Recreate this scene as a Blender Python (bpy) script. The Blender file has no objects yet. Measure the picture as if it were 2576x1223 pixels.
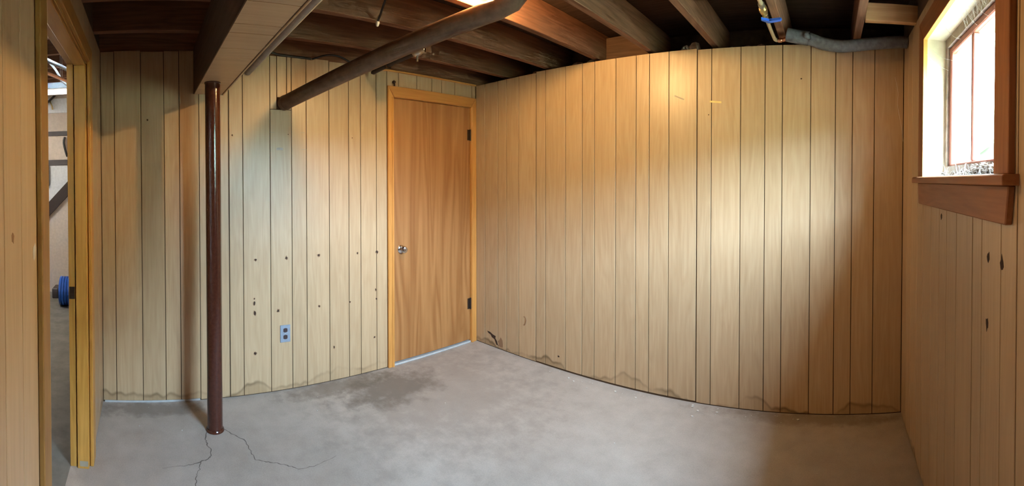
import bpy, bmesh, math, random
from mathutils import Vector, Matrix
random.seed(7)
SC = bpy.context.scene
COL = SC.collection

# ------------------------------------------------------------------ camera
R_PX = 1095.67            # pixels per radian of the swept (cylindrical) panorama, 2576 x 1223 frame
Y_EYE = 464.0             # image row of the optical axis
cd = bpy.data.cameras.new('camera')
cam = bpy.data.objects.new('camera', cd)
COL.objects.link(cam)
cam.location = (0, 0, 1.40)
cam.rotation_euler = (math.radians(90) - 0.012, 0, 0.73134)
cd.type = 'PANO'
cd.clip_start = 0.02
cd.panorama_type = 'CENTRAL_CYLINDRICAL'
cd.central_cylindrical_range_u_min = -1288 / R_PX
cd.central_cylindrical_range_u_max = 1288 / R_PX
cd.central_cylindrical_range_v_min = -(1223 - Y_EYE) / R_PX
cd.central_cylindrical_range_v_max = Y_EYE / R_PX
cd.central_cylindrical_radius = 1.0
SC.camera = cam

# ------------------------------------------------------------------ sky, exposure
world = bpy.data.worlds.new('overcast_sky')
SC.world = world
world.use_nodes = True
bg = world.node_tree.nodes['Background']
bg.inputs[0].default_value = (0.56, 0.79, 1.06, 1)
bg.inputs[1].default_value = 136.0
BULB_STRENGTH = 900.0
BULB_COLOR = (1.0, 0.62, 0.25)
SC.view_settings.view_transform = 'Standard'
SC.view_settings.look = 'None'
SC.view_settings.gamma = 1
SC.view_settings.use_curve_mapping = False
SC.view_settings.exposure = 0.88
SC.cycles.use_denoising = True
SC.cycles.max_bounces = 6
SC.cycles.diffuse_bounces = 4
SC.cycles.glossy_bounces = 3
SC.cycles.use_adaptive_sampling = True
SC.cycles.adaptive_threshold = 0.06
SC.cycles.adaptive_min_samples = 16
SC.cycles.sample_clamp_indirect = 8.0
pl = bpy.data.lights.new('window_portal', 'AREA')
pl.shape = 'RECTANGLE'; pl.size = 0.62; pl.size_y = 0.90
pl.cycles.is_portal = True
po = bpy.data.objects.new('window_portal', pl); COL.objects.link(po)
po.location = (0.692, 1.495, 1.74)
po.rotation_euler = (0, math.radians(90), 0)      # emits towards -x

# ------------------------------------------------------------------ dimensions (metres)
XA = -2.742      # left (door) wall face
YB = 2.584       # back wall face
XC = 0.433       # window wall face
YL = -0.285      # near wall face (with the open doorway)
ZJ = 2.23        # underside of joists
ZS = 2.42        # underside of subfloor

# ------------------------------------------------------------------ materials
def nt(name):
    m = bpy.data.materials.new(name); m.use_nodes = True
    n = m.node_tree.nodes; l = m.node_tree.links
    return m, n, l, n['Principled BSDF']

def node(n, t, **kw):
    x = n.new(t)
    for k, v in kw.items():
        setattr(x, k, v)
    return x

def ramp(n, pts):
    r = n.new('ShaderNodeValToRGB')
    e = r.color_ramp.elements
    while len(e) < len(pts): e.new(0.5)
    for i, (p, c) in enumerate(pts):
        e[i].position = p; e[i].color = (*c, 1) if len(c) == 3 else c
    return r

def pos_map(n, l, scale, rand=False):
    g = n.new('ShaderNodeNewGeometry'); m = n.new('ShaderNodeMapping')
    m.inputs['Scale'].default_value = scale
    l.new(g.outputs['Position'], m.inputs['Vector'])
    if rand:
        oi = n.new('ShaderNodeObjectInfo')
        mu = node(n, 'ShaderNodeMath', operation='MULTIPLY'); mu.inputs[1].default_value = 37.0
        l.new(oi.outputs['Random'], mu.inputs[0]); l.new(mu.outputs[0], m.inputs['Location'])
    return m.outputs[0]

def mixc(n, l, fac, a, b, mode='MIX'):
    m = node(n, 'ShaderNodeMix', data_type='RGBA', blend_type=mode)
    for sock, v in ((m.inputs[0], fac), (m.inputs[6], a), (m.inputs[7], b)):
        if hasattr(v, 'is_linked') or hasattr(v, 'node'): l.new(v, sock)
        elif isinstance(v, (int, float)): sock.default_value = v
        else: sock.default_value = (*v, 1)
    return m.outputs[2]

def math_n(n, l, op, a, b=None, clamp=False):
    m = node(n, 'ShaderNodeMath', operation=op); m.use_clamp = clamp
    for i, v in enumerate((a, b)):
        if v is None: continue
        if isinstance(v, (int, float)): m.inputs[i].default_value = v
        else: l.new(v, m.inputs[i])
    return m.outputs[0]

def noise(n, l, vec, scale, detail=4, rough=0.55, dist=0.0):
    t = n.new('ShaderNodeTexNoise')
    t.inputs['Scale'].default_value = scale; t.inputs['Detail'].default_value = detail
    t.inputs['Roughness'].default_value = rough; t.inputs['Distortion'].default_value = dist
    l.new(vec, t.inputs['Vector'])
    return t.outputs['Fac']

def wood(name, c1, c2, rough=0.45, axis='z', vary=0.12, stain=False, figure=0.5, spec=0.4, gscale=1.0, bump=0.0):
    """streaky grain along one axis, tint varying from board to board"""
    m, n, l, b = nt(name)
    s = {'x': (1.1, 26, 26), 'y': (26, 1.1, 26), 'z': (26, 26, 1.1)}[axis]
    s = tuple(v * gscale for v in s)
    v = pos_map(n, l, s, rand=True)
    fine = noise(n, l, v, 3.0, 3, 0.6)
    s2 = {'x': (0.9, 9, 9), 'y': (9, 0.9, 9), 'z': (9, 9, 0.9)}[axis]
    v2 = pos_map(n, l, tuple(q * gscale for q in s2), rand=True)
    big = noise(n, l, v2, 1.0, 2, 0.5, 0.8)
    fig = math_n(n, l, 'FRACT', math_n(n, l, 'MULTIPLY', big, 7.0))
    fig = math_n(n, l, 'ABSOLUTE', math_n(n, l, 'SUBTRACT', fig, 0.5))
    f = math_n(n, l, 'ADD', math_n(n, l, 'MULTIPLY', fine, 1.0 - figure * 0.5), math_n(n, l, 'MULTIPLY', fig, figure))
    r = ramp(n, [(0.25, c2), (0.75, c1)]); l.new(f, r.inputs[0])
    oi = n.new('ShaderNodeObjectInfo')
    tint = math_n(n, l, 'ADD', math_n(n, l, 'MULTIPLY', oi.outputs['Random'], vary), 1.0 - vary / 2)
    col = mixc(n, l, 1.0, r.outputs[0], (1, 1, 1), 'MULTIPLY')
    hsv = n.new('ShaderNodeHueSaturation'); l.new(col, hsv.inputs['Color']); l.new(tint, hsv.inputs['Value'])
    col = hsv.outputs[0]
    if stain:   # water stains climbing from the floor, with a darker tide line
        g = n.new('ShaderNodeNewGeometry'); sx = n.new('ShaderNodeSeparateXYZ'); l.new(g.outputs['Position'], sx.inputs[0])
        nv = pos_map(n, l, (3.2, 3.2, 0.8))
        h = math_n(n, l, 'MULTIPLY', math_n(n, l, 'SUBTRACT', noise(n, l, nv, 1.0, 3, 0.6), 0.38), 0.30)
        d = math_n(n, l, 'SUBTRACT', sx.outputs['Z'], h)
        inside = ramp(n, [(0.0, (1, 1, 1)), (0.012, (0, 0, 0))]); l.new(math_n(n, l, 'MAXIMUM', d, 0.0), inside.inputs[0])
        edge = ramp(n, [(0.0, (1, 1, 1)), (0.016, (0, 0, 0))]); l.new(math_n(n, l, 'ABSOLUTE', d), edge.inputs[0])
        blotch = noise(n, l, pos_map(n, l, (2.6, 2.6, 2.0)), 1.0, 2, 0.6)
        br = ramp(n, [(0.42, (0.06, 0.06, 0.06)), (0.66, (0.8, 0.8, 0.8))]); l.new(blotch, br.inputs[0])
        fi = math_n(n, l, 'MULTIPLY', inside.outputs[0], math_n(n, l, 'MULTIPLY', br.outputs[0], 0.75))
        col = mixc(n, l, fi, col, (0.28, 0.17, 0.075))
        fe = math_n(n, l, 'MULTIPLY', edge.outputs[0], math_n(n, l, 'MULTIPLY', br.outputs[0], 0.9))
        col = mixc(n, l, fe, col, (0.11, 0.062, 0.025))
    l.new(col, b.inputs['Base Color'])
    b.inputs['Roughness'].default_value = rough
    b.inputs['Specular IOR Level'].default_value = spec
    if bump:
        bp = n.new('ShaderNodeBump'); bp.inputs['Strength'].default_value = bump; bp.inputs['Distance'].default_value = 0.002
        l.new(fine, bp.inputs['Height']); l.new(bp.outputs[0], b.inputs['Normal'])
    return m

def mottled(name, c1, c2, scale=20, rough=0.6, metal=0.0, spec=0.4, bump=0.0, detail=5):
    m, n, l, b = nt(name)
    v = pos_map(n, l, (1, 1, 1))
    f = noise(n, l, v, scale, detail, 0.6)
    r = ramp(n, [(0.32, c2), (0.68, c1)]); l.new(f, r.inputs[0])
    l.new(r.outputs[0], b.inputs['Base Color'])
    b.inputs['Roughness'].default_value = rough; b.inputs['Metallic'].default_value = metal
    b.inputs['Specular IOR Level'].default_value = spec
    if bump:
        bp = n.new('ShaderNodeBump'); bp.inputs['Strength'].default_value = bump; bp.inputs['Distance'].default_value = 0.002
        l.new(f, bp.inputs['Height']); l.new(bp.outputs[0], b.inputs['Normal'])
    return m

def concrete():
    m, n, l, b = nt('concrete_floor')
    v = pos_map(n, l, (1, 1, 1))
    big = noise(n, l, v, 1.3, 3, 0.6)
    mid = noise(n, l, v, 9, 4, 0.65)
    fine = noise(n, l, v, 160, 1, 0.6)
    r = ramp(n, [(0.3, (0.43, 0.37, 0.32)), (0.7, (0.56, 0.49, 0.43))]); l.new(big, r.inputs[0])
    r2 = ramp(n, [(0.3, (0.72, 0.70, 0.68)), (0.7, (1, 1, 1))]); l.new(mid, r2.inputs[0])
    col = mixc(n, l, 0.55, r.outputs[0], r2.outputs[0], 'MULTIPLY')
    r3 = ramp(n, [(0.3, (0.82, 0.82, 0.82)), (0.65, (1, 1, 1))]); l.new(fine, r3.inputs[0])
    col = mixc(n, l, 0.6, col, r3.outputs[0], 'MULTIPLY')
    # broad painted shade and a damp stain in front of the closed door, and dirt along the panelling
    g = n.new('ShaderNodeNewGeometry')
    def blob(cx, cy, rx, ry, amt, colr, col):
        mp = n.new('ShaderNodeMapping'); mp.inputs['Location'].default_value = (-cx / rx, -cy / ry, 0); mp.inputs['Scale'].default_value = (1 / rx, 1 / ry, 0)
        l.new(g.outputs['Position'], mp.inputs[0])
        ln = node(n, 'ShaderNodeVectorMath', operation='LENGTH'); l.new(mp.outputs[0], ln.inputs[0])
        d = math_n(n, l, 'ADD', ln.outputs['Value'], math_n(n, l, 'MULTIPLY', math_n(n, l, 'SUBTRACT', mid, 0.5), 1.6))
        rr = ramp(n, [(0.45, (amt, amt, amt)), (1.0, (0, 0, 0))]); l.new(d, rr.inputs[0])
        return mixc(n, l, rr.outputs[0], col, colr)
    col = blob(-2.25, 1.75, 0.85, 0.85, 0.42, (0.28, 0.24, 0.205), col)  # broad darkening painted in for the weaker window light near the door
    col = blob(-2.46, 1.55, 0.26, 0.42, 0.62, (0.13, 0.105, 0.082), col)
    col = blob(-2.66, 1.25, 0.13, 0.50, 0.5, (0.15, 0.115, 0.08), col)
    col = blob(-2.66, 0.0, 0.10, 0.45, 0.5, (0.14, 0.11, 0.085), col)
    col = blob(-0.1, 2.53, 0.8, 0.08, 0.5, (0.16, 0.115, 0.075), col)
    l.new(col, b.inputs['Base Color'])
    b.inputs['Roughness'].default_value = 0.62
    b.inputs['Specular IOR Level'].default_value = 0.35
    bp = n.new('ShaderNodeBump'); bp.inputs['Strength'].default_value = 0.25; bp.inputs['Distance'].default_value = 0.003
    l.new(mid, bp.inputs['Height']); l.new(bp.outputs[0], b.inputs['Normal'])
    return m

def plain(name, c, rough=0.5, metal=0.0, emit=None, spec=0.5):
    m, n, l, b = nt(name)
    # a little procedural unevenness so that nothing is perfectly flat
    f = noise(n, l, pos_map(n, l, (1, 1, 1)), 35, 1, 0.6)
    r = ramp(n, [(0.3, tuple(x * 0.88 for x in c)), (0.7, c)]); l.new(f, r.inputs[0])
    l.new(r.outputs[0], b.inputs['Base Color'])
    b.inputs['Roughness'].default_value = rough; b.inputs['Metallic'].default_value = metal
    b.inputs['Specular IOR Level'].default_value = spec
    if emit:
        b.inputs['Emission Color'].default_value = (*emit[0], 1); b.inputs['Emission Strength'].default_value = emit[1]
    return m

def glass():
    m = bpy.data.materials.new('window_glass'); m.use_nodes = True
    n = m.node_tree.nodes; l = m.node_tree.links; n.clear()
    o = n.new('ShaderNodeOutputMaterial'); mx = n.new('ShaderNodeMixShader')
    t = n.new('ShaderNodeBsdfTransparent'); g = n.new('ShaderNodeBsdfGlossy'); g.inputs['Roughness'].default_value = 0.05
    t.inputs[0].default_value = (0.93, 0.95, 0.94, 1)
    mx.inputs[0].default_value = 0.04; l.new(t.outputs[0], mx.inputs[1]); l.new(g.outputs[0], mx.inputs[2]); l.new(mx.outputs[0], o.inputs[0])
    return m

M = {}
M['panel'] = wood('birch_panelling', (0.545, 0.380, 0.222), (0.445, 0.292, 0.158), 0.36, 'z', 0.10, stain=True, figure=0.35, spec=0.5)
M['panel_x'] = wood('birch_panelling_cross', (0.53, 0.37, 0.215), (0.44, 0.29, 0.157), 0.40, 'y', 0.08, figure=0.3)
M['groove'] = plain('groove_shadow_board', (0.085, 0.045, 0.020), 0.8)  # dark brown backing board, visible in the gaps between strips
M['door'] = wood('lauan_door', (0.42, 0.192, 0.064), (0.29, 0.113, 0.032), 0.42, 'z', 0.0, figure=0.75, gscale=0.45)
M['casing'] = wood('orange_pine_trim', (0.66, 0.30, 0.075), (0.52, 0.215, 0.048), 0.38, 'z', 0.12, figure=0.4)
M['casing_h'] = wood('orange_pine_trim_across', (0.58, 0.25, 0.062), (0.45, 0.18, 0.04), 0.40, 'y', 0.1, figure=0.4)
M['jamb'] = wood('golden_jamb', (0.64, 0.33, 0.075), (0.50, 0.235, 0.045), 0.35, 'z', 0.12, figure=0.5)
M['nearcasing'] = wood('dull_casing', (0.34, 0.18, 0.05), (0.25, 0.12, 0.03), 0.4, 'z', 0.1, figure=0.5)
M['jamb_x'] = wood('golden_jamb_across', (0.42, 0.20, 0.05), (0.30, 0.13, 0.03), 0.4, 'x', 0.12, figure=0.5)
M['wcasing'] = wood('window_trim_brown', (0.36, 0.145, 0.055), (0.25, 0.09, 0.032), 0.5, 'z', 0.1, figure=0.4)
M['wcasing_y'] = wood('window_trim_brown_across', (0.36, 0.145, 0.055), (0.25, 0.09, 0.032), 0.5, 'y', 0.1, figure=0.4)
M['joist'] = wood('old_joist', (0.245, 0.112, 0.060), (0.125, 0.055, 0.029), 0.8, 'y', 0.3, figure=0.4, spec=0.2, bump=0.5)
M['sideboard'] = wood('dark_side_board', (0.105, 0.055, 0.030), (0.060, 0.030, 0.016), 0.7, 'x', 0.1, spec=0.2)
M['beam_side'] = wood('unfinished_side_board', (0.10, 0.055, 0.032), (0.06, 0.033, 0.018), 0.7, 'x', 0.1, spec=0.2)  # darker brown than the panelled underside, on both sides of the beam
M['block'] = wood('blocking_lumber', (0.62, 0.36, 0.17), (0.48, 0.25, 0.10), 0.75, 'x', 0.1, figure=0.4, spec=0.2)
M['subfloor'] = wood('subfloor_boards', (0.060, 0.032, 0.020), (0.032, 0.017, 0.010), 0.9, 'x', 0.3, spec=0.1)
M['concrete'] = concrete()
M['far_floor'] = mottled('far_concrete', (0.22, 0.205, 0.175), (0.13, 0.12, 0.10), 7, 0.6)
M['crack'] = plain('crack_dark', (0.16, 0.13, 0.11), 0.9)
M['stone'] = mottled('rubble_stone', (0.42, 0.24, 0.17), (0.22, 0.12, 0.08), 30, 0.9, bump=0.6)
M['mortar'] = mottled('pale_mortar', (0.50, 0.44, 0.36), (0.30, 0.25, 0.20), 40, 0.95, bump=0.6)
M['dirtwall'] = mottled('foundation', (0.12, 0.085, 0.06), (0.05, 0.035, 0.025), 8, 0.95, spec=0.1)
M['post'] = mottled('brown_gloss_paint', (0.075, 0.020, 0.011), (0.052, 0.013, 0.007), 60, 0.16, spec=0.6, bump=0.25)
M['flue'] = mottled('brown_pipe', (0.15, 0.085, 0.055), (0.09, 0.050, 0.032), 25, 0.5, spec=0.35, bump=0.2)
M['gray_pipe'] = mottled('gray_pipe_paint', (0.36, 0.34, 0.31), (0.27, 0.25, 0.23), 20, 0.55)
M['foam'] = mottled('gray_foam', (0.17, 0.165, 0.165), (0.11, 0.107, 0.107), 45, 0.85, spec=0.2, bump=0.3)
M['black'] = plain('black_rubber', (0.018, 0.016, 0.015), 0.6)
M['steel'] = plain('zinc_steel', (0.45, 0.45, 0.44), 0.35, 0.9)
M['chrome'] = plain('chrome', (0.78, 0.78, 0.80), 0.12, 1.0)
M['darkmetal'] = plain('dark_bronze', (0.06, 0.04, 0.03), 0.45, 0.7)
M['brass'] = plain('brass', (0.70, 0.50, 0.22), 0.3, 0.9)
M['tan_pipe'] = plain('tan_tube', (0.50, 0.36, 0.21), 0.45)
M['copper'] = plain('copper', (0.80, 0.42, 0.26), 0.25, 1.0)
M['blue'] = plain('blue_plastic', (0.02, 0.12, 0.62), 0.4)
M['blue2'] = plain('blue_roll', (0.012, 0.085, 0.40), 0.32)
M['plate'] = plain('steel_blue_plate', (0.33, 0.38, 0.45), 0.35, 0.3)
M['plate_dull'] = plain('weathered_white', (0.50, 0.50, 0.49), 0.7)
M['recept'] = plain('brown_receptacle', (0.055, 0.030, 0.028), 0.4)
M['hole'] = plain('hole_dark', (0.045, 0.022, 0.012), 0.9)
M['torn'] = plain('torn_veneer', (0.30, 0.17, 0.09), 0.9)
M['white'] = plain('white_paint', (0.80, 0.80, 0.77), 0.55)
M['wallwhite'] = plain('far_white', (0.82, 0.84, 0.85), 0.7)
M['wallbeige'] = plain('far_beige', (0.66, 0.55, 0.45), 0.75)
M['trimdark'] = plain('far_dark_trim', (0.07, 0.055, 0.05), 0.6)
M['stringer'] = plain('far_dark_wood', (0.032, 0.016, 0.010), 0.6)
M['reveal'] = mottled('cream_reveal', (0.72, 0.64, 0.48), (0.58, 0.49, 0.34), 14, 0.6)
M['sash'] = wood('red_brown_sash', (0.34, 0.115, 0.075), (0.24, 0.075, 0.05), 0.55, 'z', 0.1)
M['sashrail'] = mottled('weathered_rail', (0.33, 0.25, 0.18), (0.18, 0.12, 0.085), 22, 0.8)
M['web'] = plain('cobweb', (0.75, 0.73, 0.70), 0.8)
M['debris'] = mottled('dead_leaves', (0.30, 0.23, 0.17), (0.10, 0.07, 0.05), 90, 0.9)
M['tape'] = plain('yellow_tape', (0.80, 0.62, 0.22), 0.3)
M['scuff'] = plain('gray_scuff', (0.40, 0.33, 0.23), 0.5)
M['glass'] = glass()
M['ground'] = mottled('outside_ground', (0.24, 0.27, 0.16), (0.16, 0.18, 0.10), 6, 0.9)
M['chip'] = plain('white_chip', (0.66, 0.61, 0.55), 0.8)

# ------------------------------------------------------------------ object helpers
WO = {}      # world origin of every object

def link(o, w, parent):
    COL.objects.link(o)
    WO[o.name] = Vector(w)
    if parent is not None:
        o.parent = parent
        o.location = Vector(w) - WO[parent.name]
    else:
        o.location = w
    return o

def tag(o, label=None, cat=None, group=None, kind=None):
    if label: o['label'] = label
    if cat: o['category'] = cat
    if group: o['group'] = group
    if kind: o['kind'] = kind
    return o

def empty(name, loc):
    o = bpy.data.objects.new(name, None)
    o.empty_display_size = 0.05
    return link(o, loc, None)

def from_bm(name, bm, mat, parent=None, smooth=False, origin=None, auto=None):
    """bm in world coordinates -> object whose origin sits at the middle of its base"""
    vs = [v.co for v in bm.verts]
    lo = Vector((min(v.x for v in vs), min(v.y for v in vs), min(v.z for v in vs)))
    hi = Vector((max(v.x for v in vs), max(v.y for v in vs), max(v.z for v in vs)))
    c = Vector(origin) if origin else Vector(((lo.x + hi.x) / 2, (lo.y + hi.y) / 2, lo.z))
    bmesh.ops.translate(bm, verts=bm.verts, vec=-c)
    bmesh.ops.recalc_face_normals(bm, faces=bm.faces)
    me = bpy.data.meshes.new(name)
    bm.to_mesh(me); bm.free()
    me.materials.append(M[mat])
    if smooth:
        for p in me.polygons: p.use_smooth = True
        if auto is not None:
            try: me.set_sharp_from_angle(angle=math.radians(auto))
            except Exception: pass
    o = bpy.data.objects.new(name, me)
    return link(o, c, parent)

def add_box(bm, x0, x1, y0, y1, z0, z1, bevel=0.0, seg=1):
    r = bmesh.ops.create_cube(bm, size=1.0)
    vs = r['verts']
    for v in vs:
        v.co = Vector((x0 if v.co.x < 0 else x1, y0 if v.co.y < 0 else y1, z0 if v.co.z < 0 else z1))
    if bevel:
        es = list({e for v in vs for e in v.link_edges})
        bmesh.ops.bevel(bm, geom=es, offset=bevel, segments=seg, affect='EDGES', profile=0.5)

def box(name, dims, mat, parent=None, bevel=0.0, seg=1):
    bm = bmesh.new(); add_box(bm, *dims, bevel=bevel, seg=seg)
    return from_bm(name, bm, mat, parent)

def boxes(name, lst, mat, parent=None, bevel=0.0):
    bm = bmesh.new()
    for d in lst: add_box(bm, *d, bevel=bevel)
    return from_bm(name, bm, mat, parent)

def prism(name, poly, axis, a0, a1, mat, parent=None, bevel=0.0):
    """polygon (2D, in the two axes other than `axis`) extruded from a0 to a1"""
    def P(u, v, a):
        return {'x': Vector((a, u, v)), 'y': Vector((u, a, v)), 'z': Vector((u, v, a))}[axis]
    bm = bmesh.new()
    A = [bm.verts.new(P(u, v, a0)) for u, v in poly]; B = [bm.verts.new(P(u, v, a1)) for u, v in poly]
    bm.faces.new(A); bm.faces.new(list(reversed(B)))
    k = len(poly)
    for i in range(k):
        bm.faces.new((A[i], A[(i + 1) % k], B[(i + 1) % k], B[i]))
    if bevel:
        bmesh.ops.bevel(bm, geom=list(bm.edges), offset=bevel, segments=1, affect='EDGES')
    return from_bm(name, bm, mat, parent)

def add_tube(bm, pts, rad, seg=12, cap=True):
    pts = [Vector(p) for p in pts]
    rads = rad if isinstance(rad, (list, tuple)) else [rad] * len(pts)
    T = []
    for i in range(len(pts)):
        a = pts[max(i - 1, 0)]; b = pts[min(i + 1, len(pts) - 1)]
        T.append((b - a).normalized())
    up = Vector((0, 0, 1)) if abs(T[0].z) < 0.9 else Vector((1, 0, 0))
    u = T[0].cross(up).normalized()
    rings = []
    for i, p in enumerate(pts):
        u = (u - T[i] * u.dot(T[i])).normalized(); w = T[i].cross(u)
        rings.append([bm.verts.new(p + (u * math.cos(2 * math.pi * k / seg) + w * math.sin(2 * math.pi * k / seg)) * rads[i]) for k in range(seg)])
    for i in range(len(rings) - 1):
        for k in range(seg):
            bm.faces.new((rings[i][k], rings[i][(k + 1) % seg], rings[i + 1][(k + 1) % seg], rings[i + 1][k]))
    if cap:
        bm.faces.new(rings[0]); bm.faces.new(list(reversed(rings[-1])))

def tube(name, pts, rad, mat, parent=None, seg=12):
    bm = bmesh.new(); add_tube(bm, pts, rad, seg)
    return from_bm(name, bm, mat, parent, smooth=True, auto=50)

def smooth_path(pts, n=6):
    pts = [Vector(p) for p in pts]; out = []
    for i in range(len(pts) - 1):
        p0 = pts[max(i - 1, 0)]; p1 = pts[i]; p2 = pts[i + 1]; p3 = pts[min(i + 2, len(pts) - 1)]
        for k in range(n):
            t = k / n
            out.append(0.5 * ((2 * p1) + (p2 - p0) * t + (2 * p0 - 5 * p1 + 4 * p2 - p3) * t * t + (3 * p1 - p0 - 3 * p2 + p3) * t ** 3))
    out.append(pts[-1]); return out

def lathe(name, base, axis, prof, mat, parent=None, seg=24):
    """profile [(distance along axis, radius)] turned about `axis` through `base`"""
    ax = Vector(axis).normalized()
    u = ax.cross(Vector((0, 0, 1)) if abs(ax.z) < 0.9 else Vector((1, 0, 0))).normalized(); w = ax.cross(u)
    bm = bmesh.new(); rings = []
    for d, r in prof:
        rings.append([bm.verts.new(Vector(base) + ax * d + (u * math.cos(2 * math.pi * k / seg) + w * math.sin(2 * math.pi * k / seg)) * max(r, 1e-4)) for k in range(seg)])
    for i in range(len(rings) - 1):
        for k in range(seg):
            bm.faces.new((rings[i][k], rings[i][(k + 1) % seg], rings[i + 1][(k + 1) % seg], rings[i + 1][k]))
    bm.faces.new(rings[0]); bm.faces.new(list(reversed(rings[-1])))
    return from_bm(name, bm, mat, parent, smooth=True, auto=40)

# ================================================================== THE SETTING
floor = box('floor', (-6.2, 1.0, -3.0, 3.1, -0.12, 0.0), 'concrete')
tag(floor, 'worn grey concrete basement floor with hairline cracks', 'floor', kind='structure')

def ribbon(name, pts, w, parent, jit=0.004, sub=5):
    P = [Vector((x, y, 0.0)) for x, y in pts]; Q = []
    for i in range(len(P) - 1):
        for k in range(sub):
            q = P[i].lerp(P[i + 1], k / sub)
            if i or k: q += Vector((random.uniform(-jit, jit), random.uniform(-jit, jit), 0))
            Q.append(q)
    Q.append(P[-1])
    bm = bmesh.new(); prev = None; L = len(Q)
    for i, q in enumerate(Q):
        t = (Q[min(i + 1, L - 1)] - Q[max(i - 1, 0)]).normalized(); nrm = Vector((-t.y, t.x, 0))
        ww = w * random.uniform(0.5, 1.2) * (0.35 + 0.65 * min(1.0, (L - 1 - i) / (L * 0.3)))
        c = [bm.verts.new(q + nrm * ww / 2 + Vector((0, 0, 0.0004))), bm.verts.new(q - nrm * ww / 2 + Vector((0, 0, 0.0004)))]
        if prev: bm.faces.new((prev[0], prev[1], c[1], c[0]))
        prev = c
    return from_bm(name, bm, 'crack', parent)
ribbon('crack', [(-2.388, .324), (-2.326, .307), (-2.276, .308), (-2.226, .323), (-2.176, .315), (-2.152, .291), (-2.138, .254), (-2.121, .201), (-2.116, .153), (-2.107, .065)], 0.006, floor)
ribbon('crack', [(-2.135, .257), (-2.085, .244), (-2.038, .225), (-1.983, .214), (-1.90, .20)], 0.004, floor)
ribbon('crack', [(-2.406, .416), (-2.336, .465), (-2.273, .513), (-2.179, .520), (-2.103, .527), (-2.078, .566), (-2.05, .615), (-2.018, .662), (-1.992, .688), (-1.969, .708), (-1.96, .80), (-1.99, .92)], 0.005, floor)

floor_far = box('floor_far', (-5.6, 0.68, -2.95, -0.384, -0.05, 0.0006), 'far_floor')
tag(floor_far, 'darker concrete floor beyond the doorway', 'floor', kind='structure')

# --- ceiling: subfloor with joists running towards the back wall
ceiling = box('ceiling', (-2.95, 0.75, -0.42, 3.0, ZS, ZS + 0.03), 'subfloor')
tag(ceiling, 'dark subfloor boards above the open ceiling joists', 'ceiling', kind='structure')
for jx in (-2.772, -2.43, -1.99, -1.553, -1.15, -0.72, -0.285, 0.148):
    w = 0.022
    box('joist', (jx - w, jx + w, -0.40, 2.93, ZJ if jx > -2.7 else 2.19, ZS), 'joist', ceiling, 0.003)
box('blocking', (0.171, XC + 0.02, 2.20, 2.24, 2.212, 2.302), 'block', ceiling, 0.002)
box('blocking', (-1.531, -1.172, 2.70, 2.74, 2.235, 2.40), 'sideboard', ceiling, 0.002)

# --- panelled walls: dark backing + one strip per plank of the grooved sheets
G = 0.0042      # groove width
TH = 0.005      # strip thickness

def strips_x(parent, xface, into, ys, z0f, z1f, seams=(), skip=None, sheet=None):
    """strips on a plane x = xface (thickness goes `into`)"""
    for i in range(len(ys) - 1):
        a, b = ys[i], ys[i + 1]
        ga = G * (1.6 if i in seams else 1) / 2; gb = G * (1.6 if (i + 1) in seams else 1) / 2
        for (z0, z1, mm) in (sheet(i, a, b) if sheet else [(z0f(i), z1f(i), 0)]):
            x0, x1 = sorted((xface, xface + into * TH))
            box('panel_strip', (x0, x1, a + ga, b - gb, z0, z1), 'panel', parent, 0.0012)

def strips_y(parent, yface, into, xs, z0f, z1f, seams=(), sheet=None):
    for i in range(len(xs) - 1):
        a, b = xs[i], xs[i + 1]
        ga = G * (1.6 if i in seams else 1) / 2; gb = G * (1.6 if (i + 1) in seams else 1) / 2
        for (z0, z1, mm) in (sheet(i, a, b) if sheet else [(z0f(i), z1f(i), 0)]):
            y0, y1 = sorted((yface, yface + into * TH))
            box('panel_strip', (a + ga, b - gb, y0, y1, z0, z1), 'panel', parent, 0.0012)

# left wall (with the closed door)
DY0, DY1, DZ = 1.745, 2.525, 2.01          # door opening
wall_left = boxes('wall_left', [(XA - 0.10, XA - TH, -0.40, DY0, 0, 2.205), (XA - 0.10, XA - TH, DY1, YB + 0.05, 0, 2.205), (XA - 0.10, XA - TH, DY0, DY1, DZ, 2.205)], 'groove')
tag(wall_left, 'pale birch panelled wall with the closed wooden door', 'wall', kind='structure')
ysA = [YL, -0.199, -0.031, 0.114, 0.210, 0.335, 0.526, 0.618, 0.802, 0.951, 1.056, 1.224, 1.375, 1.470, 1.600, 1.692]
def sheetA(i, a, b):
    top = 2.216 + 0.004 * math.sin(i * 2.1)
    z0 = 0.012 if i < 5 else 0.006
    return [(z0, top if i != 8 else 1.862, 0)]
strips_x(wall_left, XA, -1, ysA, None, None, seams=(6,), sheet=sheetA)
for a, b in ((0.802, 0.850), (0.850, 0.918), (0.918, 0.951)):      # slot cut for the flue and closed again
    box('panel_strip', (XA - TH, XA, a + G / 2, b - G / 2, 1.865 if b != 0.918 else 1.945, 2.214), 'panel', wall_left, 0.0012)
ysA2 = [1.692, 1.795, 1.963, 2.11, 2.21, 2.35, 2.54, YB]
strips_x(wall_left, XA, -1, ysA2, lambda i: 2.085, lambda i: 2.205)
# bare plate showing under the panelling beside the doorway
box('sole_plate', (XA - 0.004, XA + 0.002, YL + 0.01, 0.33, 0.0, 0.011), 'plate_dull', wall_left, 0.001)
trim_1 = box('trim_1', (XA - 0.002, XA + 0.010, 1.60, YB - 0.001, 2.198, 2.212), 'casing_h', None, 0.002)
tag(trim_1, 'thin orange wood strip along the top of the panelling above the door', 'trim', kind='structure')

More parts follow.
